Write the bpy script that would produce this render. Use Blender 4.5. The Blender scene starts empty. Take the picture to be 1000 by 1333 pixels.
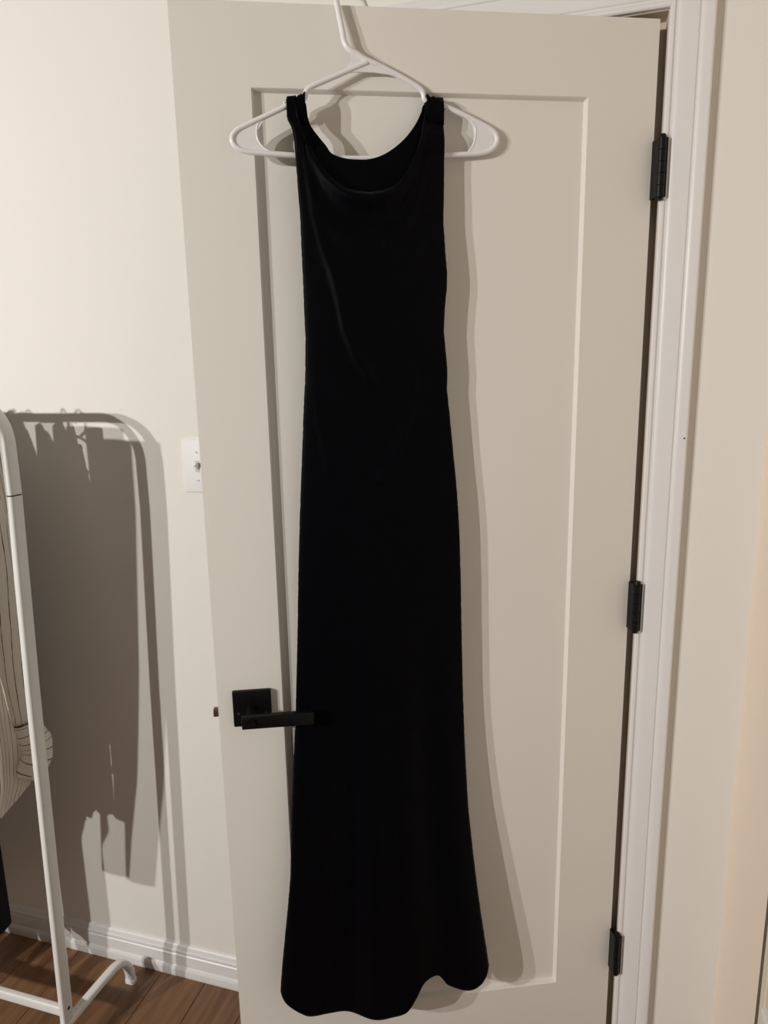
import bpy, bmesh, math, random
from mathutils import Vector, Matrix
random.seed(7)
C = bpy.context.scene.collection
SC = bpy.context.scene

# ---------------------------------------------------------------- camera
cam_d = bpy.data.cameras.new('camera')
cam_d.sensor_fit = 'HORIZONTAL'; cam_d.sensor_width = 36.0
cam_d.lens = 31.66; cam_d.clip_start = 0.02
cam = bpy.data.objects.new('camera', cam_d); C.objects.link(cam)
RT = (0.960713, 0.276912, -0.018741); DN = (0.036406, -0.192670, -0.980588); FW = (-0.275147, 0.941381, -0.195182)
cam.matrix_world = Matrix(((RT[0], -DN[0], -FW[0], -0.0973), (RT[1], -DN[1], -FW[1], -1.2712),
                           (RT[2], -DN[2], -FW[2], 1.4964), (0, 0, 0, 1)))
SC.camera = cam

# ---------------------------------------------------------------- world, lamps, exposure
world = bpy.data.worlds.new('world'); SC.world = world; world.use_nodes = True
world.node_tree.nodes['Background'].inputs[0].default_value = (0.9, 0.85, 0.8, 1)
world.node_tree.nodes['Background'].inputs[1].default_value = 0.10
SC.view_settings.view_transform = 'Standard'; SC.view_settings.look = 'None'
SC.view_settings.gamma = 1.0; SC.view_settings.use_curve_mapping = False
SC.view_settings.exposure = 0.0
LAMP = Vector((-2.20, -2.90, 2.03))
def bulb(name, loc, power, radius):
    # a bulb in an open shade that faces the door wall
    ld = bpy.data.lights.new(name, 'SPOT'); ld.energy = power; ld.shadow_soft_size = radius
    ld.spot_size = math.radians(106); ld.spot_blend = 1.0; ld.color = (1.0, 0.962, 0.915)
    o = bpy.data.objects.new(name, ld); C.objects.link(o); o.location = loc
    o.rotation_euler = (Vector((-1.05, 0, 1.0)) - Vector(loc)).to_track_quat('-Z', 'Y').to_euler()
    return o
bulb('lamp_bulb', LAMP, 176, 0.022)
bulb('lamp_bulb', LAMP + Vector((-0.38, 0.10, 0.0)), 176, 0.022)

# shapes measured in metres on the door: (distance from the hinge edge, [offset from the door face,] height)
FRAME= [(0.4672, 0.0123, 1.951), (0.5002, 0.0148, 1.9366), (0.5353, 0.0175, 1.9211), (0.5528, 0.0188, 1.9129), (0.5599, 0.0194, 1.9062), (0.5619, 0.0195, 1.8988), (0.5673, 0.0199, 1.8933), (0.5765, 0.0206, 1.8913), (0.5881, 0.0215, 1.886), (0.6193, 0.0239, 1.8709), (0.6514, 0.0264, 1.8558), (0.6652, 0.0275, 1.8479), (0.6719, 0.028, 1.8382), (0.6687, 0.0276, 1.8279), (0.6557, 0.0266, 1.821), (0.6254, 0.0242, 1.819), (0.582, 0.0208, 1.818), (0.5391, 0.0175, 1.8169), (0.4799, 0.013, 1.8174), (0.4195, 0.0086, 1.8212), (0.3702, 0.005, 1.8252), (0.3203, 0.0015, 1.8292), (0.295, -0.0003, 1.8313), (0.2747, -0.0018, 1.8354), (0.2633, -0.0026, 1.8448), (0.2609, -0.0027, 1.8562), (0.2699, -0.0021, 1.867), (0.2954, -0.0003, 1.8782), (0.3205, 0.0015, 1.8881), (0.3428, 0.0031, 1.8958), (0.3576, 0.0041, 1.9005), (0.3698, 0.005, 1.9016), (0.3783, 0.0056, 1.9049), (0.3807, 0.0058, 1.9134), (0.3867, 0.0063, 1.9206), (0.4059, 0.0077, 1.9303), (0.4296, 0.0095, 1.9406), (0.4531, 0.0113, 1.9498), (0.4671, 0.0123, 1.9542), (0.482, 0.0135, 1.9616), (0.4935, 0.0143, 1.9671), (0.5001, 0.0138, 1.9764), (0.5029, 0.0124, 1.9923), (0.5067, 0.0105, 2.0134), (0.51, 0.0088, 2.0323)]
LW_ARC= [(0.5847, 0.0212, 1.8841), (0.6055, 0.0228, 1.8768), (0.6228, 0.0242, 1.8687), (0.6322, 0.0249, 1.8599), (0.6357, 0.0251, 1.8471), (0.6335, 0.0249, 1.8356), (0.6261, 0.0243, 1.8264), (0.6151, 0.0234, 1.8205)]
LW_OUT= [(0.6151, 0.0234, 1.8205), (0.6422, 0.0255, 1.8205), (0.6557, 0.0266, 1.821), (0.6687, 0.0276, 1.8279), (0.6719, 0.028, 1.8382), (0.6652, 0.0275, 1.8479), (0.6514, 0.0264, 1.8558), (0.6193, 0.0239, 1.8709), (0.5881, 0.0215, 1.886)]
RW_ARC= [(0.3329, 0.0023, 1.8919), (0.3155, 0.0011, 1.885), (0.3042, 0.0003, 1.8789), (0.2965, -0.0002, 1.8681), (0.2971, -0.0002, 1.8525), (0.3014, 0.0001, 1.8412), (0.3089, 0.0007, 1.8319)]
RW_OUT= [(0.3089, 0.0007, 1.8319), (0.295, -0.0003, 1.8313), (0.2747, -0.0018, 1.8354), (0.2633, -0.0026, 1.8448), (0.2609, -0.0027, 1.8562), (0.2699, -0.0021, 1.867), (0.2954, -0.0003, 1.8782), (0.3205, 0.0015, 1.8881), (0.3329, 0.0023, 1.8919)]
GUS= [(0.4935, 0.0143, 1.9671), (0.4763, 0.013, 1.9578), (0.4671, 0.0123, 1.9521), (0.4473, 0.0108, 1.947), (0.4273, 0.0093, 1.9386), (0.4155, 0.0084, 1.933), (0.4357, 0.0099, 1.9366), (0.4593, 0.0117, 1.9379), (0.4827, 0.0135, 1.9371), (0.506, 0.0153, 1.9342), (0.5212, 0.0164, 1.9292), (0.5118, 0.0157, 1.9328), (0.4895, 0.014, 1.9424), (0.4892, 0.014, 1.956)]
EL= [(0.5888, 1.8913), (0.5891, 1.883), (0.5889, 1.8643), (0.5827, 1.8508), (0.5801, 1.8329), (0.579, 1.8064), (0.5774, 1.7634), (0.5758, 1.7196), (0.576, 1.6862), (0.5755, 1.641), (0.5755, 1.5834), (0.5752, 1.5482), (0.5782, 1.4884), (0.5827, 1.4398), (0.5883, 1.3652), (0.5964, 1.2628), (0.6035, 1.1572), (0.6089, 1.062), (0.6151, 0.9641), (0.6202, 0.8925), (0.6288, 0.7898), (0.6356, 0.6993), (0.6425, 0.5905), (0.6503, 0.5272), (0.6611, 0.4468), (0.6681, 0.3893), (0.6708, 0.361), (0.6768, 0.2969)]
ER= [(0.3487, 1.9048), (0.3487, 1.8929), (0.3494, 1.838), (0.3505, 1.7702), (0.3515, 1.7242), (0.3486, 1.6835), (0.3457, 1.6445), (0.3465, 1.6242), (0.3498, 1.5943), (0.3514, 1.5579), (0.3484, 1.5272), (0.3453, 1.4962), (0.3462, 1.465), (0.3412, 1.4207), (0.3349, 1.3562), (0.3285, 1.2904), (0.3246, 1.2232), (0.322, 1.1409), (0.3194, 1.0136), (0.3167, 0.911), (0.3124, 0.7898), (0.3079, 0.6958), (0.3004, 0.6151), (0.2928, 0.5407), (0.2834, 0.4644), (0.2739, 0.3984), (0.2682, 0.356), (0.2656, 0.3066), (0.2635, 0.2349)]
HEM= [(0.6765, 0.3618), (0.671, 0.3576), (0.6631, 0.3412), (0.6451, 0.3249), (0.6237, 0.3131), (0.6062, 0.3131), (0.5872, 0.3129), (0.5507, 0.3024), (0.5063, 0.2941), (0.4613, 0.2945), (0.4432, 0.2971), (0.431, 0.3058), (0.4155, 0.3314), (0.4032, 0.3539), (0.3926, 0.3594), (0.382, 0.3596), (0.3699, 0.3553), (0.3609, 0.3428), (0.3518, 0.3293), (0.3366, 0.3219), (0.3197, 0.3178), (0.3012, 0.3178), (0.2843, 0.3251), (0.2735, 0.3393), (0.2675, 0.3559), (0.2597, 0.3549)]
FT= [(0.5933, 1.8902), (0.5888, 1.8903), (0.5763, 1.892), (0.5743, 1.8619), (0.5713, 1.8526), (0.5616, 1.8362), (0.5507, 1.8207), (0.5397, 1.8061), (0.5284, 1.7946), (0.5169, 1.7863), (0.5053, 1.7801), (0.4911, 1.7762), (0.4696, 1.7746), (0.449, 1.7775), (0.4331, 1.7846), (0.4207, 1.7951), (0.4083, 1.8111), (0.3957, 1.8316), (0.3857, 1.854), (0.3794, 1.8804), (0.3762, 1.9022), (0.3487, 1.9026), (0.3439, 1.9027)]
BT= [(0.5933, 1.8902), (0.5888, 1.8903), (0.5729, 1.8927), (0.5616, 1.8918), (0.5598, 1.8815), (0.5581, 1.8659), (0.5529, 1.8535), (0.5441, 1.8423), (0.5341, 1.831), (0.5275, 1.8217), (0.5206, 1.8177), (0.5066, 1.8139), (0.4865, 1.8131), (0.4686, 1.8143), (0.4481, 1.8206), (0.4298, 1.8312), (0.4139, 1.844), (0.4016, 1.8576), (0.3904, 1.8744), (0.383, 1.8889), (0.3768, 1.9011), (0.3487, 1.9026), (0.3439, 1.9027)]
RIDGES= [[(0.5801, 1.8574), (0.5633, 1.7966), (0.5565, 1.7314), (0.5442, 1.6812), (0.5333, 1.6506), (0.5227, 1.6066), (0.5144, 1.5595), (0.4983, 1.5173), (0.4766, 1.4827)], [(0.581, 1.8385), (0.5797, 1.7636), (0.5748, 1.6865)], [(0.4612, 1.3194), (0.4386, 1.347), (0.4211, 1.3848), (0.4102, 1.4226), (0.4003, 1.4849)], [(0.3769, 1.8914), (0.3859, 1.8364), (0.3987, 1.7914), (0.4193, 1.7343), (0.4472, 1.6881)], [(0.5697, 1.4883), (0.5601, 1.4144), (0.5466, 1.3382)]]

# ---------------------------------------------------------------- helpers
def mat(name, col, rough=0.6, spec=0.5, metal=0.0, noise=0.0, scale=20.0, bump=0.0, bscale=200.0, sheen=0.0, coat=0.0, stretch=None):
    m = bpy.data.materials.new(name); m.use_nodes = True
    nt = m.node_tree; b = nt.nodes['Principled BSDF']
    b.inputs['Base Color'].default_value = (*col, 1); b.inputs['Roughness'].default_value = rough
    b.inputs['Specular IOR Level'].default_value = spec; b.inputs['Metallic'].default_value = metal
    if sheen: b.inputs['Sheen Weight'].default_value = sheen; b.inputs['Sheen Roughness'].default_value = 0.35
    if coat: b.inputs['Coat Weight'].default_value = coat
    tc = nt.nodes.new('ShaderNodeTexCoord'); vec = tc.outputs['Object']
    if stretch:
        mp = nt.nodes.new('ShaderNodeMapping'); mp.inputs['Scale'].default_value = stretch
        nt.links.new(vec, mp.inputs['Vector']); vec = mp.outputs['Vector']
    if noise:
        n = nt.nodes.new('ShaderNodeTexNoise'); n.inputs['Scale'].default_value = scale; n.inputs['Detail'].default_value = 5
        nt.links.new(vec, n.inputs['Vector'])
        mx = nt.nodes.new('ShaderNodeMix'); mx.data_type = 'RGBA'
        mx.inputs['A'].default_value = (*[c * (1 - noise) for c in col], 1); mx.inputs['B'].default_value = (*[min(1, c * (1 + noise)) for c in col], 1)
        nt.links.new(n.outputs['Fac'], mx.inputs['Factor']); nt.links.new(mx.outputs['Result'], b.inputs['Base Color'])
    if bump:
        n2 = nt.nodes.new('ShaderNodeTexNoise'); n2.inputs['Scale'].default_value = bscale; n2.inputs['Detail'].default_value = 3
        nt.links.new(vec, n2.inputs['Vector'])
        bp = nt.nodes.new('ShaderNodeBump'); bp.inputs['Strength'].default_value = bump; bp.inputs['Distance'].default_value = 0.002
        nt.links.new(n2.outputs['Fac'], bp.inputs['Height']); nt.links.new(bp.outputs['Normal'], b.inputs['Normal'])
    return m

def lk(name, bm, m, parent=None, smooth=False):
    me = bpy.data.meshes.new(name); bmesh.ops.recalc_face_normals(bm, faces=bm.faces[:]); bm.to_mesh(me); bm.free()
    if m: me.materials.append(m)
    if smooth:
        for p in me.polygons: p.use_smooth = True
    o = bpy.data.objects.new(name, me); C.objects.link(o)
    if parent: o.parent = parent
    return o

def soft(o, deg=35):
    """smooth shading with hard edges above the angle"""
    me = o.data
    bm = bmesh.new(); bm.from_mesh(me)
    for e in bm.edges:
        if len(e.link_faces) == 2 and e.calc_face_angle(0) > math.radians(deg): e.smooth = False
    for f in bm.faces: f.smooth = True
    bm.to_mesh(me); bm.free(); return o

def tag(o, label=None, cat=None, group=None, kind=None):
    for k, v in (('label', label), ('category', cat), ('group', group), ('kind', kind)):
        if v: o[k] = v
    return o

def empty(name, loc=(0, 0, 0), rz=0):
    o = bpy.data.objects.new(name, None); C.objects.link(o); o.location = loc; o.rotation_euler.z = rz
    o.empty_display_size = 0.05
    return o

def struct(name, bm, m, parent=None):
    o = lk(name, bm, m, parent)
    if not parent: o['kind'] = 'structure'
    return o

def box(bm, a, b, bev=0.0, seg=2):
    vs = [bm.verts.new((x, y, z)) for x in (a[0], b[0]) for y in (a[1], b[1]) for z in (a[2], b[2])]
    q = [(0, 1, 3, 2), (4, 6, 7, 5), (0, 4, 5, 1), (2, 3, 7, 6), (0, 2, 6, 4), (1, 5, 7, 3)]
    fs = [bm.faces.new([vs[i] for i in f]) for f in q]
    if bev:
        es = list({e for f in fs for e in f.edges})
        bmesh.ops.bevel(bm, geom=es, offset=bev, segments=seg, affect='EDGES', profile=0.5)
    return bm

def cyl(bm, a, b, r, n=16, r2=None):
    a = Vector(a); b = Vector(b); r2 = r if r2 is None else r2
    return sweep(bm, [a, b], lambda i: [(math.cos(2 * math.pi * k / n) * (r, r2)[i], math.sin(2 * math.pi * k / n) * (r, r2)[i]) for k in range(n)])

def sweep(bm, pts, prof, up=Vector((0, 0, 1)), closed=False, cap=True):
    """prof: list of (a,b) or function(i); a along side = t x up, b along the second normal; parallel transported"""
    pts = [Vector(p) for p in pts]; n = len(pts); rings = []; nrm = None
    for i, p in enumerate(pts):
        if closed: t = (pts[(i + 1) % n] - pts[i - 1])
        else: t = pts[min(i + 1, n - 1)] - pts[max(i - 1, 0)]
        t.normalize()
        if nrm is None:
            u = up if abs(t.dot(up)) < 0.95 else Vector((1, 0, 0))
            nrm = (u - t * u.dot(t)).normalized()
        else:
            nrm = (nrm - t * nrm.dot(t)).normalized()
        s = t.cross(nrm)
        pr = prof(i) if callable(prof) else prof
        rings.append([bm.verts.new(p + s * a + nrm * b) for a, b in pr])
    m = len(rings[0])
    for i in range(n if closed else n - 1):
        r0, r1 = rings[i], rings[(i + 1) % n]
        for k in range(m): bm.faces.new((r0[k], r0[(k + 1) % m], r1[(k + 1) % m], r1[k]))
    if cap and not closed:
        bm.faces.new(rings[0][::-1]); bm.faces.new(rings[-1])
    return bm

def circ(r, n=12): return [(math.cos(2 * math.pi * k / n) * r, math.sin(2 * math.pi * k / n) * r) for k in range(n)]
def rrect(w, h, r, n=4):
    out = []
    for cx, cy, a0 in ((w / 2 - r, h / 2 - r, 0), (-w / 2 + r, h / 2 - r, 90), (-w / 2 + r, -h / 2 + r, 180), (w / 2 - r, -h / 2 + r, 270)):
        for k in range(n + 1):
            a = math.radians(a0 + 90 * k / n); out.append((cx + r * math.cos(a), cy + r * math.sin(a)))
    return out

def smooth_path(pts, sub=4):
    pts = [Vector(p) for p in pts]; out = []
    for i in range(len(pts) - 1):
        p0 = pts[max(i - 1, 0)]; p1 = pts[i]; p2 = pts[i + 1]; p3 = pts[min(i + 2, len(pts) - 1)]
        for k in range(sub):
            t = k / sub
            out.append(0.5 * ((2 * p1) + (p2 - p0) * t + (2 * p0 - 5 * p1 + 4 * p2 - p3) * t * t + (3 * p1 - p0 - 3 * p2 + p3) * t ** 3))
    out.append(pts[-1]); return out

def interp(tab, x):
    """tab sorted ascending by first"""
    if x <= tab[0][0]: return tab[0][1]
    for a, b in zip(tab, tab[1:]):
        if x <= b[0]:
            t = (x - a[0]) / max(1e-9, b[0] - a[0]); return a[1] + (b[1] - a[1]) * t
    return tab[-1][1]

# ---------------------------------------------------------------- materials
M_wall = mat('wall_paint', (0.80, 0.775, 0.735), 0.75, 0.25, noise=0.015, scale=1.5, bump=0.12, bscale=90)
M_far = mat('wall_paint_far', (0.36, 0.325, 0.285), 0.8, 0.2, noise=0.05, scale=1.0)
M_wall_r = mat('wall_paint_warm', (0.90, 0.78, 0.66), 0.75, 0.25, noise=0.03, scale=3, bump=0.12, bscale=90)
M_ceil = mat('ceiling_paint', (0.70, 0.67, 0.63), 0.9, 0.2, bump=0.1, bscale=120)
M_door = mat('door_paint', (0.78, 0.755, 0.705), 0.5, 0.35, noise=0.02, scale=2.5, bump=0.10, bscale=60)
M_trim = mat('trim_gloss_paint', (0.785, 0.773, 0.772), 0.35, 0.45, noise=0.015, scale=9, bump=0.04, bscale=40)
M_black = mat('matte_black_metal', (0.003, 0.003, 0.0033), 0.42, 0.22, noise=0.2, scale=60)
M_velvet = mat('black_velvet', (0.0006, 0.0006, 0.0018), 0.5, 0.06, noise=0.3, scale=40, bump=0.25, bscale=900, sheen=0.02)
M_plastic = mat('white_plastic', (0.84, 0.83, 0.84), 0.28, 0.5, noise=0.01, scale=30)
M_plate = mat('ivory_plate', (0.82, 0.81, 0.82), 0.5, 0.3, noise=0.01)
M_jamb = mat('jamb_paint', (0.66, 0.58, 0.50), 0.5, 0.3, noise=0.02)
M_rack = mat('white_powder_coat', (0.80, 0.80, 0.78), 0.35, 0.5, noise=0.02, scale=25, bump=0.05, bscale=300)
M_latch = mat('dark_bronze_metal', (0.13, 0.075, 0.05), 0.4, 0.5, metal=0.6, noise=0.1)
M_dark = mat('dark_slot', (0.04, 0.04, 0.045), 0.5, 0.4, noise=0.1)
M_blackcloth = mat('black_cloth', (0.008, 0.009, 0.011), 0.85, 0.2, noise=0.3, scale=30, bump=0.3, bscale=500)

def wood_mat():
    m = bpy.data.materials.new('brown_wood_floor'); m.use_nodes = True; nt = m.node_tree; b = nt.nodes['Principled BSDF']
    tc = nt.nodes.new('ShaderNodeTexCoord'); oi = nt.nodes.new('ShaderNodeObjectInfo')
    add = nt.nodes.new('ShaderNodeVectorMath'); add.operation = 'MULTIPLY_ADD'
    cb = nt.nodes.new('ShaderNodeCombineXYZ')
    for s in ('X', 'Y'): nt.links.new(oi.outputs['Random'], cb.inputs[s])
    nt.links.new(cb.outputs[0], add.inputs[0]); add.inputs[1].default_value = (13, 29, 7); nt.links.new(tc.outputs['Object'], add.inputs[2])
    mp = nt.nodes.new('ShaderNodeMapping'); mp.inputs['Scale'].default_value = (26, 2.2, 6); nt.links.new(add.outputs[0], mp.inputs['Vector'])
    n = nt.nodes.new('ShaderNodeTexNoise'); n.inputs['Scale'].default_value = 1.6; n.inputs['Detail'].default_value = 8; n.inputs['Distortion'].default_value = 1.1
    nt.links.new(mp.outputs[0], n.inputs['Vector'])
    cr = nt.nodes.new('ShaderNodeValToRGB'); e = cr.color_ramp.elements
    e[0].position = 0.32; e[0].color = (0.150, 0.074, 0.034, 1); e[1].position = 0.72; e[1].color = (0.26, 0.135, 0.066, 1)
    nt.links.new(n.outputs['Fac'], cr.inputs['Fac'])
    hs = nt.nodes.new('ShaderNodeHueSaturation'); mr = nt.nodes.new('ShaderNodeMapRange')
    mr.inputs['To Min'].default_value = 0.82; mr.inputs['To Max'].default_value = 1.15
    nt.links.new(oi.outputs['Random'], mr.inputs['Value']); nt.links.new(mr.outputs[0], hs.inputs['Value']); nt.links.new(cr.outputs[0], hs.inputs['Color'])
    nt.links.new(hs.outputs[0], b.inputs['Base Color']); b.inputs['Roughness'].default_value = 0.42; b.inputs['Specular IOR Level'].default_value = 0.4
    bp = nt.nodes.new('ShaderNodeBump'); bp.inputs['Strength'].default_value = 0.15; bp.inputs['Distance'].default_value = 0.001
    nt.links.new(n.outputs['Fac'], bp.inputs['Height']); nt.links.new(bp.outputs['Normal'], b.inputs['Normal'])
    return m
M_wood = wood_mat()

def stripe_mat():
    """off-white cloth, thin dark stripes following the cloth's own u coordinate (UV)"""
    m = bpy.data.materials.new('striped_linen'); m.use_nodes = True; nt = m.node_tree; b = nt.nodes['Principled BSDF']
    uv = nt.nodes.new('ShaderNodeUVMap'); sx = nt.nodes.new('ShaderNodeSeparateXYZ'); nt.links.new(uv.outputs[0], sx.inputs[0])
    nz = nt.nodes.new('ShaderNodeTexNoise'); nz.inputs['Scale'].default_value = 9; nt.links.new(uv.outputs[0], nz.inputs['Vector'])
    ma = nt.nodes.new('ShaderNodeMath'); ma.operation = 'MULTIPLY_ADD'; ma.inputs[1].default_value = 0.12; nt.links.new(nz.outputs['Fac'], ma.inputs[0]); nt.links.new(sx.outputs[0], ma.inputs[2])
    fr = nt.nodes.new('ShaderNodeMath'); fr.operation = 'FRACT'; nt.links.new(ma.outputs[0], fr.inputs[0])
    cr = nt.nodes.new('ShaderNodeValToRGB'); e = cr.color_ramp.elements; cr.color_ramp.interpolation = 'LINEAR'
    base = (0.80, 0.76, 0.69, 1); dark = (0.10, 0.085, 0.075, 1)
    e[0].position = 0.0; e[0].color = base; e[1].position = 1.0; e[1].color = base
    for p, c in ((0.44, base), (0.47, dark), (0.53, dark), (0.56, base)):
        k = e.new(p); k.color = c
    nt.links.new(fr.outputs[0], cr.inputs['Fac']); nt.links.new(cr.outputs[0], b.inputs['Base Color'])
    b.inputs['Roughness'].default_value = 0.85; b.inputs['Specular IOR Level'].default_value = 0.15
    n2 = nt.nodes.new('ShaderNodeTexNoise'); n2.inputs['Scale'].default_value = 30
    bp = nt.nodes.new('ShaderNodeBump'); bp.inputs['Strength'].default_value = 0.25; bp.inputs['Distance'].default_value = 0.003
    nt.links.new(n2.outputs['Fac'], bp.inputs['Height']); nt.links.new(bp.outputs['Normal'], b.inputs['Normal'])
    return m
M_stripe = stripe_mat()

# ---------------------------------------------------------------- room shell
XL, XR, YF, CH = -3.5, 0.203, -4.2, 2.55          # left, right, behind the camera, ceiling height
OPL, OPR, OPH = -0.772, 0.012, 2.052              # door opening
bm = bmesh.new(); box(bm, (XL - .1, YF - .1, -.06), (XR + .1, 1.6, -.012)); floor = struct('floor', bm, M_wood)
# planks run towards the wall; each is a part of the floor
pw = 0.127; x = XL; col_i = 0
pl = {}
while x < XR:
    y = -0.0 - (0.31 * ((col_i * 7) % 4)); ys = [0.0] + ([y] if y < 0 else [])
    while ys[-1] > YF: ys.append(max(YF, ys[-1] - 1.25))
    w = min(pw, XR - x)
    for a, b_ in zip(ys, ys[1:]):
        if a - b_ < 0.02: continue
        k = (round(w, 4), round(a - b_, 3))
        if k not in pl:
            bm = bmesh.new(); box(bm, (0.0006, -(a - b_) + .0005, -.012), (w - 0.0006, -.0005, 0.0), 0.0006, 1)
            o = lk('plank', bm, M_wood, floor); pl[k] = o
        else:
            o = pl[k].copy(); C.objects.link(o); o.parent = floor
        o.location = (x, a, 0)
    x += pw; col_i += 1
bm = bmesh.new(); box(bm, (XL - .1, YF - .1, CH), (XR + .1, 1.6, CH + .1)); struct('ceiling', bm, M_ceil)
bm = bmesh.new()
box(bm, (XL - .1, 0, -.06), (OPL - .02, .115, CH)); box(bm, (OPR + .02, 0, -.06), (XR, .115, CH)); box(bm, (OPL - .02, 0, OPH + .02), (OPR + .02, .115, CH))
bmesh.ops.remove_doubles(bm, verts=bm.verts[:], dist=1e-5)
wall_b = struct('wall_back', bm, M_wall)
bm = bmesh.new(); box(bm, (XR, YF - .1, -.06), (XR + .1, 1.6, CH)); wall_r = struct('wall_right', bm, M_wall_r)
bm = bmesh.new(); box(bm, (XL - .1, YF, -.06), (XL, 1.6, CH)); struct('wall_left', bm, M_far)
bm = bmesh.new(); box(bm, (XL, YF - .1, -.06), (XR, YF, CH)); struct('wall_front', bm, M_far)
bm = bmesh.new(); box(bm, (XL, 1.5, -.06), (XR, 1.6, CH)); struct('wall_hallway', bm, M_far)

# baseboard: a moulded profile (depth, height)
BP = [(0, 0), (.015, 0), (.0158, .006), (.0155, .020), (.0135, .026), (.0105, .028), (.0100, .0305), (.0115, .033), (.0115, .060), (.0095, .0620), (.0100, .066), (.0112, .0685), (.0108, .072), (.0080, .0735), (.0076, .078), (.0062, .0835), (.0035, .0860), (0, .0865)]
def base_run(name, a, b, nrm, m=M_trim):
    bm = bmesh.new(); a = Vector(a); b = Vector(b); n = Vector(nrm)
    r = [[bm.verts.new(p + n * d + Vector((0, 0, z))) for d, z in BP] for p in (a, b)]
    for k in range(len(BP) - 1): bm.faces.new((r[0][k], r[0][k + 1], r[1][k + 1], r[1][k]))
    bm.faces.new(r[0]); bm.faces.new(r[1][::-1])
    return struct(name, bm, m)
base_run('baseboard_back', (XL, 0, 0), (OPL - .069, 0, 0), (0, -1, 0))
base_run('baseboard_corner', (OPR + .0665, 0, 0), (XR, 0, 0), (0, -1, 0))
base_run('baseboard_left', (XL, YF, 0), (XL, -.016, 0), (1, 0, 0))
base_run('baseboard_front', (XL + .016, YF, 0), (XR, YF, 0), (0, 1, 0))

# door casing: moulded profile (width across, proud), mitred
CP = [(0, 0), (0, .0095), (.002, .0115), (.0065, .0120), (.0085, .0105), (.0095, .0095), (.0125, .0098), (.0135, .0115), (.019, .0135), (.030, .0150), (.042, .0155), (.044, .0140), (.0455, .0140), (.047, .0158), (.052, .0178), (.058, .0190), (.0630, .0190), (.0655, .0175), (.066, .015), (.066, 0)]
def casing(x0, x1, zt):
    bm = bmesh.new(); st = [((x0, 0), (-1, 0)), ((x0, zt), (-1, 1)), ((x1, zt), (1, 1)), ((x1, 0), (1, 0))]
    rs = []
    for (px, pz), (dx, dz) in st: rs.append([bm.verts.new((px + dx * w, -t, pz + dz * w)) for w, t in CP])
    for a, b in zip(rs, rs[1:]):
        for k in range(len(CP)): bm.faces.new((a[k], a[(k + 1) % len(CP)], b[(k + 1) % len(CP)], b[k]))
    bm.faces.new(rs[0]); bm.faces.new(rs[-1][::-1])
    return bm
trim1 = struct('trim_1', casing(OPL - .003, OPR + .001, OPH + .001), M_trim)
for p in soft(trim1, 25).data.polygons: pass
bm = bmesh.new(); cyl(bm, (.0735, -.0150, 1.385), (.0735, -.0192, 1.385), .0016, 10); lk('nail_head', bm, M_dark, trim1)
# jamb with stop
bm = bmesh.new()
box(bm, (OPR, -.0008, 0), (OPR + .02, .1158, OPH + .02)); box(bm, (OPL - .02, -.0008, 0), (OPL, .1158, OPH + .02)); box(bm, (OPL, -.0008, OPH), (OPR, .1158, OPH + .02))
box(bm, (OPR - .011, .038, 0), (OPR, .072, OPH)); box(bm, (OPL, .038, 0), (OPL + .011, .072, OPH)); box(bm, (OPL + .011, .038, OPH - .011), (OPR - .011, .072, OPH))
struct('trim_2', bm, M_jamb)
trim3 = None
# casing of the closet on the right-hand wall, seen edge-on at the frame's border
bm = bmesh.new(); zt = 2.10
rs = []
for (py, pz), (dy, dz) in [((-.373, 0), (1, 0)), ((-.373, zt), (1, 1)), ((-1.9, zt), (-1, 1)), ((-1.9, 0), (-1, 0))]:
    rs.append([bm.verts.new((XR - t, py + dy * w, pz + dz * w)) for w, t in [(0, 0), (0, .006), (.06, .006), (.062, .008), (.069, .008), (.072, .001), (.074, .001), (.076, .008), (.080, .008), (.080, 0)]])
for a, b in zip(rs, rs[1:]):
    for k in range(10): bm.faces.new((a[k], a[(k + 1) % 10], b[(k + 1) % 10], b[k]))
bm.faces.new(rs[0]); bm.faces.new(rs[-1][::-1])
struct('trim_3', bm, mat('cream_trim', (0.72, 0.64, 0.52), .5, .3, noise=.02))
bm = bmesh.new(); box(bm, (XR - .0012, -.2930, 0), (XR + .001, -.2560, 2.10)); struct('gap_shade_strip', bm, mat('gap_shade_brown', (0.11, 0.075, 0.05), .6, .3, noise=.1))  # dark colour painted in for the shaded gap line along the casing

# closet door inside that casing
d2 = empty('door_2', (XR, -1.136, 0)); d2['kind'] = 'structure'
bm = bmesh.new()
for y0, y1, z0, z1 in ((-.760, -.640, .01, 2.095), (.640, .760, .01, 2.095), (-.640, .640, .01, .25), (-.640, .640, 1.975, 2.095)): box(bm, (-.006, y0, z0), (.004, y1, z1), .0005, 1)
lk('door_frame', bm, M_door, d2)
bm = bmesh.new(); box(bm, (-.0015, -.640, .25), (.004, .640, 1.975)); lk('recessed_panel', bm, M_door, d2)
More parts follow.
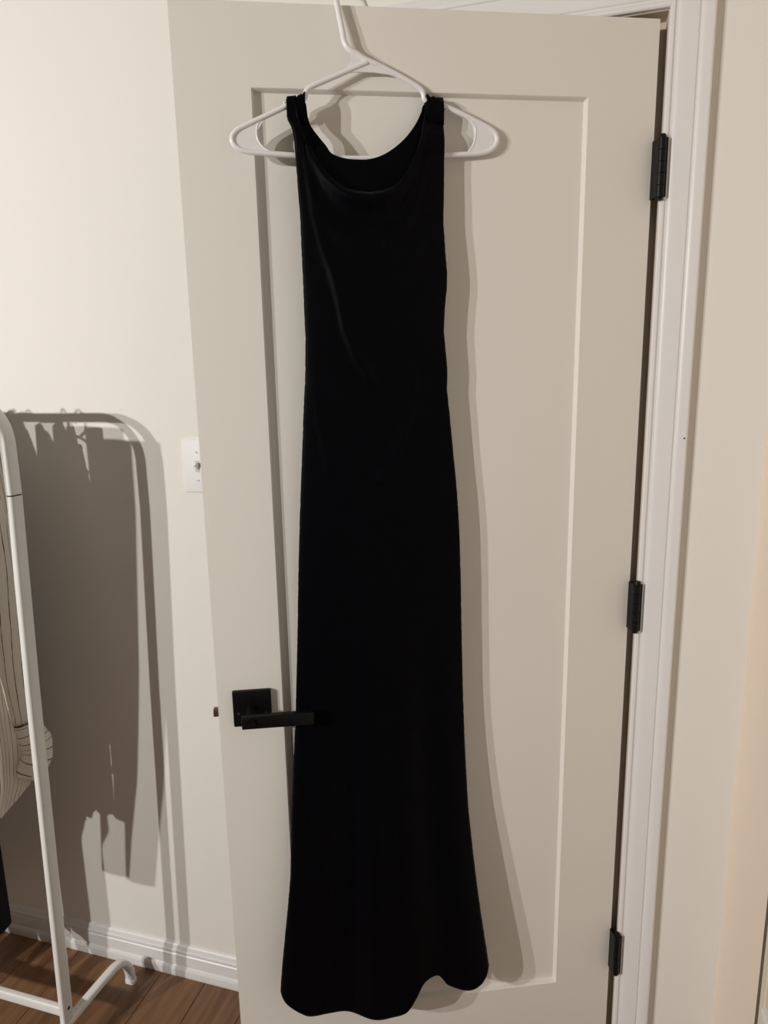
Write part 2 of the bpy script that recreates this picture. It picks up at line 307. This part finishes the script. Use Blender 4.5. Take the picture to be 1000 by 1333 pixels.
# light switch on the back wall, half hidden by the door
sw = empty('light_switch', (-.8805, 0, 1.318)); tag(sw, 'white toggle light switch plate on the wall, half hidden by the door edge', 'light switch')
bm = bmesh.new(); box(bm, (-.035, -.0055, -.0568), (.035, 0, .0568), .0022, 3); soft(lk('wall_plate', bm, M_plate, sw))
bm = bmesh.new(); box(bm, (-.0052, -.0062, -.0122), (.0052, -.0050, .0122), .0004, 1); lk('toggle_slot', bm, mat('slot_grey', (.55, .53, .5), .5, .4, noise=.02), sw)
bm = bmesh.new(); sweep(bm, [(0, -.005, -.001), (0, -.016, .0065)], lambda i: rrect(.0082 - .002 * i, .0115 - .004 * i, .0014)); soft(lk('toggle', bm, M_plastic, sw))
for z in (-.0302, .0302):
    bm = bmesh.new(); cyl(bm, (0, -.005, z), (0, -.0067, z), .0033, 14, .0026); s = soft(lk('screw', bm, M_plastic, sw))
    bm = bmesh.new(); box(bm, (-.0026, -.0069, z - .0004), (.0026, -.0063, z + .0004)); lk('screw_slot', bm, M_dark, s)

# ---------------------------------------------------------------- the door, 22.8 degrees open
# door coordinates: local x = -distance from hinge edge (u), local y = -offset from the face (n), z up
ALPHA = 0.39816; DZ = 0.010; DW, DH, DT = 0.7553, 2.032, 0.035
door = empty('door_1', (0, 0, DZ), ALPHA); door['kind'] = 'structure'
def du(u, n, z): return Vector((-u, -n, z))
ST, PT, PB, RC = 0.1134, 1.9174, 0.2521, 0.0105
bm = bmesh.new()
# frame of stiles and rails with a bevelled recess on both faces
for side in (0, 1):
    yf = 0 if side == 0 else DT; sg = 1 if side == 0 else -1
    out = [bm.verts.new((-u, yf, z)) for u, z in ((0, 0), (DW, 0), (DW, DH), (0, DH))]
    inn = [bm.verts.new((-u, yf, z)) for u, z in ((ST, PB), (DW - ST, PB), (DW - ST, PT), (ST, PT))]
    b1 = [bm.verts.new((-u, yf + sg * .0030, z)) for u, z in ((ST + .0015, PB + .0015), (DW - ST - .0015, PB + .0015), (DW - ST - .0015, PT - .0015), (ST + .0015, PT - .0015))]
    b2 = [bm.verts.new((-u, yf + sg * RC, z)) for u, z in ((ST + .0035, PB + .0035), (DW - ST - .0035, PB + .0035), (DW - ST - .0035, PT - .0035), (ST + .0035, PT - .0035))]
    for r0, r1 in ((out, inn), (inn, b1), (b1, b2)):
        for k in range(4): bm.faces.new((r0[k], r0[(k + 1) % 4], r1[(k + 1) % 4], r1[k]))
    if side == 0: o0 = out; c0 = b2
    else:
        for k in range(4):
            bm.faces.new((o0[k], o0[(k + 1) % 4], out[(k + 1) % 4], out[k]))
            bm.faces.new((c0[k], c0[(k + 1) % 4], b2[(k + 1) % 4], b2[k]))
lk('door_frame', bm, M_door, door)
bm = bmesh.new(); box(bm, (-(DW - ST - .003), RC, PB + .003), (-(ST + .003), DT - RC, PT - .003)); lk('recessed_panel', bm, M_door, door)

# hinges
for zc in (1.8095, 1.066, 0.3235):
    hg = empty('hinge'); hg.parent = door; hg.location = (0.0050, -.0190, zc)
    bm = bmesh.new()
    for k in range(5):
        z0 = -.0445 + k * .0178; cyl(bm, (0, 0, z0 + .0004), (0, 0, z0 + .0174), .0072, 18)
    soft(lk('knuckle', bm, M_black, hg))
    bm = bmesh.new(); cyl(bm, (0, 0, -.0480), (0, 0, .0480), .0040, 14); cyl(bm, (0, 0, .0445), (0, 0, .0500), .0058, 16, .0045); cyl(bm, (0, 0, -.0445), (0, 0, -.0490), .0058, 16, .0045)
    soft(lk('hinge_pin', bm, M_black, hg))
    bm = bmesh.new(); box(bm, (-.0072, .000, -.0445), (-.0045, .019, .0445), .0004, 1); box(bm, (-.0072, .0175, -.0445), (.0015, .0200, .0445), .0004, 1); lk('hinge_leaf', bm, M_black, hg)
    bm = bmesh.new(); box(bm, (0.0, -.0015, -.0445), (.0090, .0015, .0445), .0004, 1)
    l2 = lk('hinge_leaf', bm, M_black, hg); l2.rotation_euler.z = -ALPHA

# lever handle
hd = empty('lever_handle'); hd.parent = door; hd.location = (-(DW - .060), 0, .9165)
bm = bmesh.new(); box(bm, (-.0335, -.009, -.0335), (.0335, 0, .0335), .0018, 3); soft(lk('rosette', bm, M_black, hd))
bm = bmesh.new(); cyl(bm, (0, -.009, -.001), (0, -.046, -.001), .0095, 24); soft(lk('lever_neck', bm, M_black, hd))
bm = bmesh.new(); box(bm, (-.0145, -.056, -.0145), (.108, -.0445, .0085), .0012, 2); soft(lk('lever', bm, M_black, hd))
bm = bmesh.new(); cyl(bm, (0, -.056, -.003), (0, -.0585, -.003), .0098, 24, .0092); tb = soft(lk('turn_button', bm, M_black, hd))
bm = bmesh.new(); box(bm, (-.0092, -.0625, -.0046), (.0092, -.058, -.0014), .0006, 2); lk('turn_bar', bm, M_black, tb) if False else soft(lk('turn_bar', bm, M_black, hd))
for sx in (-1, 1):
    bm = bmesh.new(); cyl(bm, (sx * .024, -.009, -.008), (sx * .024, -.0094, -.008), .0022, 12); lk('set_screw', bm, M_dark, hd)
bm = bmesh.new(); sweep(bm, [(-DW, .0175, .902), (-DW - .0105, .0175, .902)], rrect(.015, .014, .003)); soft(lk('latch_bolt', bm, M_latch, door))

# ---------------------------------------------------------------- white plastic hanger over the door's top
DM = Matrix.Translation((0, 0, DZ)) @ Matrix.Rotation(ALPHA, 4, 'Z')
def wp(u, n, z): return DM @ Vector((-u, -n, z - DZ)) + Vector((0, 0, 0))   # z already measured from the floor minus DZ
def dpt(u, n, z): return DM @ Vector((-u, -n, z))
hang = empty('clothes_hanger', dpt(.468, .026, DH)); tag(hang, 'white plastic tubular clothes hanger hooked over the door top, holding the black dress', 'hanger')
def hlk(name, bm, m):
    o = lk(name, bm, m); o.parent = hang; o.matrix_parent_inverse = Matrix.Translation(-hang.location); return o
fr = [dpt(*p) for p in FRAME]
apex = len(fr) - 1
hook_tail = [(.5095, .006, 2.038), (.5055, .005, 2.052), (.4970, -.001, 2.0625), (.4840, -.014, 2.0650), (.4700, -.030, 2.0600), (.4610, -.0405, 2.0480), (.4560, -.0440, 2.0345), (.4535, -.0450, 2.0180)]
hook_start = FRAME.index(next(p for p in FRAME[::-1] if p[2] < 1.955 and abs(p[0] - .4776) < .02)) if False else len(FRAME) - 8
body_pts = smooth_path(fr[:hook_start + 1], 3)
bm = bmesh.new(); sweep(bm, body_pts, circ(.0040, 12), up=dpt(0, 1, 0) - dpt(0, 0, 0)); soft(hlk('hanger_frame', bm, M_plastic), 60)
hk = smooth_path(fr[hook_start:] + [dpt(*p) for p in hook_tail], 4)
bm = bmesh.new(); sweep(bm, hk, circ(.0043, 12), up=dpt(0, 1, 0) - dpt(0, 0, 0)); soft(hlk('hook', bm, M_plastic), 60)
def web(pts, th=.0012):
    bm = bmesh.new(); nv = dpt(0, 1, 0) - dpt(0, 0, 0)
    P = [dpt(*p) for p in pts]
    f = [bm.verts.new(p + nv * th) for p in P]; b = [bm.verts.new(p - nv * th) for p in P]
    bm.faces.new(f); bm.faces.new(b[::-1])
    for k in range(len(P)): bm.faces.new((f[k], b[k], b[(k + 1) % len(P)], f[(k + 1) % len(P)]))
    bmesh.ops.triangulate(bm, faces=[q for q in bm.faces if len(q.verts) > 4]); return bm
hlk('end_web', web(LW_ARC + LW_OUT[1:-1]), M_plastic); hlk('end_web', web(RW_ARC + RW_OUT[1:-1]), M_plastic)
hlk('neck_gusset', web(GUS), M_plastic)
for arc in (LW_ARC, RW_ARC):
    bm = bmesh.new(); sweep(bm, smooth_path([dpt(*p) for p in arc], 3), circ(.0019, 8), up=dpt(0, 1, 0) - dpt(0, 0, 0)); soft(hlk('web_rim', bm, M_plastic), 60)
for u, n, z in ((.5925, .0225, 1.8860), (.3440, .0030, 1.8950)):
    bm = bmesh.new(); sweep(bm, [dpt(u, n, z - .004), dpt(u, n, z + .0042)], lambda i: rrect(.006 - .002 * i, .004 - .001 * i, .001)); soft(hlk('strap_notch', bm, M_plastic))

# ---------------------------------------------------------------- black velvet dress
EL_z = sorted((z, u) for u, z in EL); ER_z = sorted((z, u) for u, z in ER)
def edges(z): return interp(EL_z, z), interp(ER_z, z)
def to_s(tab):
    out = []
    for u, z in tab:
        l, r = edges(z); out.append(((l - u) / (l - r), z))
    out.sort(); return out
def sm2(t): return [(v.x, v.z) for v in smooth_path([(a, 0, b) for a, b in t], 4)]
HEM, BT = sm2(HEM), sm2(BT)
HEMs, FTs, BTs = to_s(HEM), [(s_, z_ - .011 * max(0, min(1, (1.86 - z_) / .05))) for s_, z_ in to_s(FT)], to_s(BT)
def seg_d(px, pz, poly):
    best = 9
    for (a, b), (c, d) in zip(poly, poly[1:]):
        vx, vz = c - a, d - b; L = vx * vx + vz * vz; t = max(0, min(1, ((px - a) * vx + (pz - b) * vz) / L))
        dx, dz = px - a - t * vx, pz - b - t * vz; dd = math.hypot(dx, dz)
        if dd < abs(best): best = dd if (dx * vz - dz * vx) >= 0 else -dd
    return best
def sm(a, b, x):
    t = max(0, min(1, (x - a) / (b - a))); return t * t * (3 - 2 * t)
def n_mid(s, z):
    top = .0235 + (.0015 - .0235) * s
    low = .027 + (.017 - .027) * s
    hem = .046 + (.040 - .046) * s
    v = top + (low - top) * sm(1.85, 1.2, z) + .012 * sm(1.882, 1.845, z) * (1 - sm(1.70, 1.30, z))
    return v + (hem - v) * sm(.95, .32, z)
def half(z): return interp([(.28, .022), (.45, .017), (.9, .010), (1.3, .009), (1.6, .011), (1.75, .008), (1.80, .0045), (1.86, .004), (1.9, .0042)], z)
RAMP = [.0042, .0025, .003, .0025, .002]
def n_front(s, z, zt):
    u = edges(z)[0] + (edges(z)[1] - edges(z)[0]) * s
    e = (math.sin(math.pi * s)) ** .45 if 0 < s < 1 else 0
    if z > 1.83: e = 1 if 0 < s < 1 else 0
    v = n_mid(s, z) + half(z) * e
    env = math.sin(math.pi * max(0, min(1, s))) ** .7
    for r, a in zip(RIDGES, RAMP):
        d = seg_d(u, z, r); v += a * math.exp(-(d / .011) ** 2) * env if d >= 0 else a * math.exp(-(d / .005) ** 2) * env
    # cowl: the neckline fold stands forward and rolls back in at its edge
    if .06 < s < .9:
        q = (zt - z); c = math.sin(math.pi * (s - .06) / .84)
        v += c * (.017 * math.exp(-((q - .010) / .016) ** 2) - .010 * math.exp(-(q / .0045) ** 2))
        v += c * .0055 * math.exp(-((q - .075) / .018) ** 2) + c * .004 * math.exp(-((q - .145) / .02) ** 2)
    # skirt folds, deeper to the hem
    w = sm(1.2, .32, z)
    v += w * .009 * math.sin(2 * math.pi * (2.05 * s + .12)) * e + w * .004 * math.sin(2 * math.pi * (4.3 * s + .4)) * e
    return v
def n_back(s, z):
    e = (math.sin(math.pi * s)) ** .45 if 0 < s < 1 else 0
    if z > 1.83: e = 1 if 0 < s < 1 else 0
    w = sm(1.2, .32, z)
    v = n_mid(s, z) - half(z) * e + w * .005 * math.sin(2 * math.pi * (2.05 * s + .2)) * e
    lo = -.007 if z > PB + .01 and ST < edges(z)[0] + (edges(z)[1] - edges(z)[0]) * s < DW - ST else .0025
    return max(v, lo + .001)
NS, NV = 120, 260
SS = sorted(set([0.0, 1.0] + [round(i / NS, 5) for i in range(NS + 1)] + [round(.05 + .1 * i / 24, 5) for i in range(25)] + [round(.84 + .1 * i / 24, 5) for i in range(25)]))
dress = empty('dress', dpt(.47, .03, HEM[8][1])); tag(dress, 'long sleeveless black velvet dress with a draped neckline hanging on the white hanger', 'dress')
def dlk(name, bm, m=M_velvet):
    o = lk(name, bm, m, smooth=True); o.parent = dress; o.matrix_parent_inverse = Matrix.Translation(-dress.location); return o
VS = [(i / NV) ** 1.0 for i in range(NV + 1)]
VS = sorted(set(VS + [.0015, .003, .0045, .006, .008, .010, .012, .0135, .0165, .019]))
bm = bmesh.new(); gridF, gridB = [], []
for s in SS:
    zt, zh = interp(FTs, s), interp(HEMs, s)
    colm = []
    for v in VS:
        z = zt + (zh - zt) * v; l, r = edges(z); colm.append(bm.verts.new(dpt(l + (r - l) * s, n_front(s, z, zt), z)))
    gridF.append(colm)
    zt2 = interp(BTs, s); zh2 = zh + .002 + .004 * math.sin(9 * s); cb = []
    for v in VS:
        z = zt2 + (zh2 - zt2) * v; l, r = edges(z); ss = s
        cb.append(bm.verts.new(dpt(l + (r - l) * ss, n_back(s, z), z)))
    gridB.append(cb)
for G in (gridF, gridB):
    for a, b in zip(G, G[1:]):
        for k in range(len(VS) - 1): bm.faces.new((a[k], a[k + 1], b[k + 1], b[k]))
for i in (0, -1):
    a, b = gridF[i], gridB[i]
    for k in range(len(VS) - 1): bm.faces.new((a[k], a[k + 1], b[k + 1], b[k]))
# straps pass over the hanger arm: bridge front and back tops where both are strap
for i in range(len(SS) - 1):
    s0, s1 = SS[i], SS[i + 1]
    if interp(FTs, s0) > 1.886 and interp(FTs, s1) > 1.886 and (s1 < .15 or s0 > .87):
        prev0, prev1 = gridF[i][0], gridF[i + 1][0]
        for k in range(1, 6):
            if k == 5: c0, c1 = gridB[i][0], gridB[i + 1][0]
            else:
                t = k / 5
                c0 = bm.verts.new(gridF[i][0].co.lerp(gridB[i][0].co, t) + Vector((0, 0, .0070 * math.sin(math.pi * t))))
                c1 = bm.verts.new(gridF[i + 1][0].co.lerp(gridB[i + 1][0].co, t) + Vector((0, 0, .0070 * math.sin(math.pi * t))))
            bm.faces.new((prev0, prev1, c1, c0)); prev0, prev1 = c0, c1
bmesh.ops.remove_doubles(bm, verts=bm.verts[:], dist=2e-5)
gown = dlk('gown', bm)
# gathered cloth where the wide back part of the left strap wraps the hanger arm
def strap_wrap(u0, u1, zf, nf, drop):
    bm = bmesh.new(); rows = []
    N = 14
    for i in range(N + 1):
        t = i / N; u = u0 + (u1 - u0) * t; z0 = zf(t); n0 = nf(t)
        wob = .0012 * math.sin(t * 19) + .0008 * math.sin(t * 41)
        prof = [(.0066, -drop(t)), (.0074, -.012), (.0074, -.004), (.0060, .0042), (.0025, .0072), (-.0025, .0072), (-.0060, .0042), (-.0074, -.004), (-.0070, -.014)]
        rows.append([bm.verts.new(dpt(u, n0 + a, z0 + b + wob)) for a, b in prof])
    for a, b in zip(rows, rows[1:]):
        for k in range(8): bm.faces.new((a[k], a[k + 1], b[k + 1], b[k]))
    return dlk('strap', bm)
ARM = sorted((u, z, n) for u, n, z in FRAME if z > 1.872 and (u > .553 or u < .385))
armz = [(u, z) for u, z, n in ARM]; armn = [(u, n) for u, z, n in ARM]
def wrap_at(u0, u1, d0, d1):
    U = lambda t: u0 + (u1 - u0) * t
    return strap_wrap(u0, u1, lambda t: interp(armz, U(t)), lambda t: interp(armn, U(t)), lambda t: d0 + (d1 - d0) * t)
st1 = wrap_at(.5900, .5620, .017, .046); st2 = wrap_at(.3760, .3490, .030, .030)
for o in (st1, st2, gown):
    so = o.modifiers.new('thickness', 'SOLIDIFY'); so.thickness = .0012; so.offset = 0

# ---------------------------------------------------------------- garment rack
RY = -.252
def shade(o, rack):
    o.parent = rack; o.matrix_parent_inverse = Matrix.Translation(-rack.location); return o
rack = empty('garment_rack', (-1.62, RY, 0)); tag(rack, 'white tubular metal garment rack with rounded corners standing before the wall on the left', 'clothes rack')
TW, TD = .0150, .0300        # tube: 15 mm along the rack, 30 mm deep
PR = rrect(TD, TW, .0055, 4)
def rlk(name, bm, m=M_rack): return soft(shade(lk(name, bm, m), rack), 50)
XA, XB = -1.126, -2.105      # upright positions at the joint
def arc_pts(cx, cz, r, a0, a1, n=14): return [(cx + r * math.cos(math.radians(a0 + (a1 - a0) * k / n)), RY, cz + r * math.sin(math.radians(a0 + (a1 - a0) * k / n))) for k in range(n + 1)]
for xa, sg in ((XA, 1), (XB, -1)):
    xb = xa - sg * .040
    bm = bmesh.new(); sweep(bm, [(xb, RY, .072), (xb + sg * .012, RY, .5), (xb + sg * .024, RY, .9), (xa, RY, 1.2895)], PR, up=Vector((1, 0, 0))); up_ = rlk('upright', bm)
    bm = bmesh.new(); cyl(bm, (xb + sg * .0070, RY + .001, .118), (xb + sg * .0092, RY + .001, .118), .0042, 14); rlk('screw', bm, M_dark)
R_ = .088; zt = 1.475
top = [(XA, RY, 1.2922)] + arc_pts(XA - R_, zt - R_, R_, 0, 90) + arc_pts(XB + R_, zt - R_, R_, 90, 180) + [(XB, RY, 1.2922)]
bm = bmesh.new(); sweep(bm, top, PR, up=Vector((1, 0, 0))); rlk('top_rail', bm)
for xa in (XA, XB):
    bm = bmesh.new(); sweep(bm, [(xa, RY, 1.283), (xa, RY, 1.298)], rrect(TD - .003, TW - .003, .004), up=Vector((1, 0, 0))); rlk('joint_plug', bm, M_dark)
bm = bmesh.new(); sweep(bm, [(XA - .050, RY, .108), (XB + .050, RY, .108)], rrect(.014, .024, .004)); rlk('lower_bar', bm)
for xa, sg in ((XA - .042, 1), (XB + .042, -1)):
    f = [(xa + sg * .022, RY + .192, .004), (xa + sg * .021, RY + .1915, .030), (xa + sg * .018, RY + .187, .052), (xa + sg * .014, RY + .176, .068), (xa + sg * .011, RY + .160, .075), (xa + sg * .008, RY + .130, .0765), (xa, RY, .0730)]
    g = [(a, 2 * RY - b, c) for a, b, c in f[::-1]][1:]
    bm = bmesh.new(); sweep(bm, smooth_path(f + g, 3), rrect(.016, .024, .0055), up=Vector((1, 0, 0)) ); rlk('foot', bm)
    for q in (f[0], g[-1]):
        bm = bmesh.new(); sweep(bm, [(q[0], q[1], 0), (q[0], q[1], .010)], rrect(.018, .026, .005)); rlk('foot_cap', bm, M_plastic)

# ---------------------------------------------------------------- clothes on the rack (hanging across the rail, in the y direction)
RZ = zt + TW / 2 + .0045
def rack_hanger(x, label):
    h = empty('clothes_hanger', (x, RY, RZ)); tag(h, label, 'hanger', 'white hangers on the garment rack')
    P = [(0, -.003 + .024 * math.cos(math.radians(a)) , -.020 + .0245 * math.sin(math.radians(a))) for a in range(-20, 190, 15)]
    P = [(0, p[1], p[2]) for p in P] + [(0, -.025, -.031), (0, -.012, -.041), (0, 0, -.047), (0, 0, -.052)]
    bm = bmesh.new(); sweep(bm, P, circ(.003, 8), up=Vector((1, 0, 0))); o = soft(lk('hook', bm, M_plastic, h), 60)
    F = [(0, 0, -.052), (0, -.06, -.062), (0, -.15, -.098), (0, -.162, -.108), (0, -.15, -.118), (0, 0, -.118), (0, .13, -.118), (0, .142, -.108), (0, .13, -.098), (0, .06, -.062), (0, .001, -.052)]
    bm = bmesh.new(); sweep(bm, smooth_path(F, 2), circ(.0033, 8), up=Vector((1, 0, 0))); soft(lk('hanger_frame', bm, M_plastic, h), 60)
    return h

def garment_shell(zt_, zb, tab_l, tab_r, th, folds, seed, hem=None, nv=60, ns=48, stripe=None, xc=0, xs=None):
    """closed flattened tube; tab_l/tab_r: (z, y) outline nearer to the camera / nearer to the wall"""
    rnd = random.Random(seed); ph = [rnd.uniform(0, 6.28) for _ in range(4)]
    bm = bmesh.new(); uvl = bm.loops.layers.uv.new('UVMap'); rows = []
    tl = sorted(tab_l); tr = sorted(tab_r)
    for i in range(nv + 1):
        v = i / nv; row = []
        for k in range(ns):
            a = 2 * math.pi * k / ns; c, s = math.cos(a), math.sin(a)
            w = .5 - .5 * c
            h = hem(w) if hem else 0
            z = zt_ + (zb + h - zt_) * v
            y = interp(tl, z) + (interp(tr, z) - interp(tl, z)) * w
            tk = interp(th, z) * (abs(s) ** .6) * (1 if s >= 0 else -1)
            fo = folds * min(1, v * 1.6) * (math.sin(w * 9 + ph[0] + v * 1.2) + .6 * math.sin(w * 21 + ph[1] - v)) * (1 if s >= 0 else .8) * abs(s) ** .5
            row.append((bm.verts.new(((xs(y, z) if xs else xc) + tk + fo, y, z)), w, z))
        rows.append(row)
    for r0, r1 in zip(rows, rows[1:]):
        for k in range(ns):
            q = (r0[k], r0[(k + 1) % ns], r1[(k + 1) % ns], r1[k]); f = bm.faces.new([t[0] for t in q])
            for lp, t in zip(f.loops, q): lp[uvl].uv = ((t[1] * stripe[0] + t[2] * stripe[1]) if stripe else t[1], t[2] * 4)
    bm.faces.new([t[0] for t in rows[0]])
    return bm

def put(o, par):
    o.parent = par; o.matrix_parent_inverse = Matrix.Translation(-par.location); return o

SH = [(-.006, .012), (-.1, .02)]
# 1 striped shirt
hx = -1.300
rack_hanger(hx, 'white plastic hanger on the rack rail inside the striped shirt')
shirt = empty('shirt', (hx, RY, .62)); tag(shirt, 'off-white shirt with thin dark stripes hanging on the rack behind the white upright', 'shirt')
zs = RZ - .021
# the body hangs at a slant, its face turned to the room; two unseen panels added forward of it deepen the wall shadow
SX = lambda y, z=0: -1.245 + (y + .13) * .85
tabl = [(zs, -.295), (zs - .05, -.300), (1.2, -.300), (.5, -.290)]
tabr = [(zs, -.19), (zs - .02, -.170), (zs - .05, -.155), (zs - .085, -.148), (1.2, -.142), (.9, -.145), (.7, -.150), (.62, -.158), (.55, -.180)]
bm = garment_shell(zs, .555, tabl, tabr, [(.5, .010), (1.0, .013), (1.3, .014), (1.46, .010)], .007, 3, hem=lambda w: .055 * max(0, (w - .72) / .28) ** 1.5 + .006 * math.sin(w * 17), stripe=(20, 2.4), xs=SX)
put(lk('shirt_body', bm, M_stripe, smooth=True), shirt)
for zb_, y0, y1, right, left in ((.515, -.435, -.405, [(.5, -1.322), (.6, -1.305), (.75, -1.275), (.95, -1.250), (1.33, -1.216), (1.46, -1.212)], -1.352),
                                 (.60, -.330, -.293, [(.5, -1.285), (.8, -1.250), (1.3, -1.235), (1.46, -1.232)], -1.318)):
    lf = [(.5, left - .035), (.8, left - .01), (1.0, left)]
    mid = lambda y, z, r=right, l=lf: (interp(r, z) + interp(l, z)) / 2
    bm = garment_shell(zs, zb_, [(zs, y0), (.5, y0)], [(zs, y1), (.5, y1)], [(z, (x - interp(lf, z)) / 2) for z, x in right], .002, 5, hem=lambda w: -.01 * w, stripe=(5, 1.5), xs=mid)
    put(lk('shadow_panel', bm, M_stripe, smooth=True), shirt)
def sleeve(path, rad, name, st):
    bm = bmesh.new(); uvl = bm.loops.layers.uv.new('UVMap'); P = smooth_path(path, 6); n = len(P); rows = []
    for i, p in enumerate(P):
        t = (P[min(i + 1, n - 1)] - P[max(i - 1, 0)]).normalized(); r = interp(rad, i / (n - 1))
        sx = Vector((.76, -.65, 0)); sx = (sx - t * sx.dot(t)).normalized(); sy = t.cross(sx)
        rows.append([(bm.verts.new(p + sx * (math.cos(2 * math.pi * k / 24) * r[0] * (1 + .06 * math.sin(i * 1.3 + k))) + sy * (math.sin(2 * math.pi * k / 24) * r[1] * (1 + .05 * math.sin(i * .9 + k * 1.1)))), k / 24, i / (n - 1)) for k in range(24)])
    for r0, r1 in zip(rows, rows[1:]):
        for k in range(24):
            q = (r0[k], r0[(k + 1) % 24], r1[(k + 1) % 24], r1[k]); f = bm.faces.new([t[0] for t in q])
            for j, (lp, t) in enumerate(zip(f.loops, q)):
                kk = (k + (1 if j in (1, 2) else 0)) / 24
                lp[uvl].uv = (kk * st[0] + t[2] * st[1], t[2] * 3)
    bm.faces.new([t[0] for t in rows[-1]])
    return put(lk(name, bm, M_stripe, smooth=True), shirt)
def rr(l): return [(a, (b, c)) for a, b, c in l]
def interp(tab, x):
    if x <= tab[0][0]: return tab[0][1]
    for a, b in zip(tab, tab[1:]):
        if x <= b[0]:
            t = (x - a[0]) / max(1e-9, b[0] - a[0])
            if isinstance(a[1], tuple): return tuple(p + (q - p) * t for p, q in zip(a[1], b[1]))
            return a[1] + (b[1] - a[1]) * t
    return tab[-1][1]
def on(y, z, k=.020): return (SX(y) + .76 * k, y - .65 * k, z)
sleeve([on(-.195, 1.40, .012), on(-.180, 1.25), on(-.172, 1.05), on(-.166, .90), on(-.156, .765)], rr([(0, .012, .034), (.4, .016, .038), (1, .015, .028)]), 'sleeve', (12, -3.5))
sleeve([on(-.160, .765, .022), on(-.150, .722, .022), on(-.148, .685, .023), on(-.165, .630, .020)], rr([(0, .017, .024), (.35, .020, .032), (.75, .019, .032), (1, .014, .028)]), 'cuff', (0.4, 7))

# 2 the black garment and its neighbours
def simple_garment(name, label, cat, x, m, zb, wl, wr, th, seed, fold=.006, hem=None, group=None):
    rack_hanger(x, 'white plastic hanger on the rack rail inside the ' + label.split(' on the rack')[0].split(' hanging')[0] + (' farthest left' if x < -1.68 else ''))
    g = empty(name, (x, RY, zb)); tag(g, label, cat, group)
    tl = [(zs, RY - .09), (zs - .02, RY - .12), (zs - .05, RY - .155), (zs - .085, RY - .165), (1.1, -.42), (.62, -.42), (.55, wl), (zb, wl)]
    tr = [(zs, RY + .09), (zs - .02, RY + .12), (zs - .05, RY + .14), (zs - .085, RY + .150), (1.1, min(wr, -.10)), (zb, wr)]
    bm = garment_shell(zs, zb, tl, tr, [(zb, th), (1.0, th), (1.3, th * .8), (1.40, .012), (1.44, .007)], min(fold, .004), seed, hem=hem, xc=x)
    put(lk('garment_body', bm, m, smooth=True), g)
    bm = bmesh.new(); P = [(x, RY + .06 * math.cos(a), zs + .002 + .012 * math.sin(a) ** 2) for a in [k * math.pi / 12 for k in range(13)]]
    sweep(bm, P, circ(.006, 8), up=Vector((1, 0, 0))); put(soft(lk('collar', bm, m), 60), g)
    return g
G1 = simple_garment('coat', 'black garment hanging low on the rack at the left edge below the striped shirt', 'garment', -1.424, M_blackcloth, .20, -.37, -.135, .016, 11, .005, hem=lambda w: .02 * math.sin(w * 5))
M_g2 = mat('grey_knit', (.22, .21, .20), .9, .1, noise=.1, bump=.3, bscale=300)
M_g3 = mat('navy_cloth', (.03, .035, .06), .9, .1, noise=.1)
M_g4 = mat('beige_cloth', (.45, .38, .30), .9, .1, noise=.06)
simple_garment('sweater', 'grey knit sweater on the rack beyond the left edge of the photo', 'sweater', -1.470, M_g2, .62, -.41, -.17, .018, 12, hem=lambda w: .03 * math.sin(w * 14))
simple_garment('dark_dress', 'navy dress on the rack beyond the left edge of the photo', 'dress', -1.522, M_g3, .20, -.36, -.13, .015, 13)
simple_garment('jacket', 'beige jacket on the rack beyond the left edge of the photo', 'jacket', -1.590, M_g4, .14, -.42, -.10, .028, 14)
simple_garment('cardigan', 'long grey cardigan on the rack farthest beyond the left edge', 'cardigan', -1.690, M_g2, .12, -.42, -.10, .026, 15)

# white item at the right-hand border, against the closet casing
ob = empty('storage_box', (XR - .001, -.362, .448)); tag(ob, 'white angular object at the lower right edge of the photo beside the cream wall', 'box')
bm = bmesh.new(); box(bm, (-.016, -.16, .0), (-.006, .028, .135), .003, 2); soft(put(lk('box_body', bm, M_plastic), empty('tmp')) if False else lk('box_body', bm, M_plastic, ob))
bm = bmesh.new(); box(bm, (-.020, -.165, .128), (-.0055, .020, .150), .003, 2); soft(lk('box_lid', bm, M_plastic, ob))
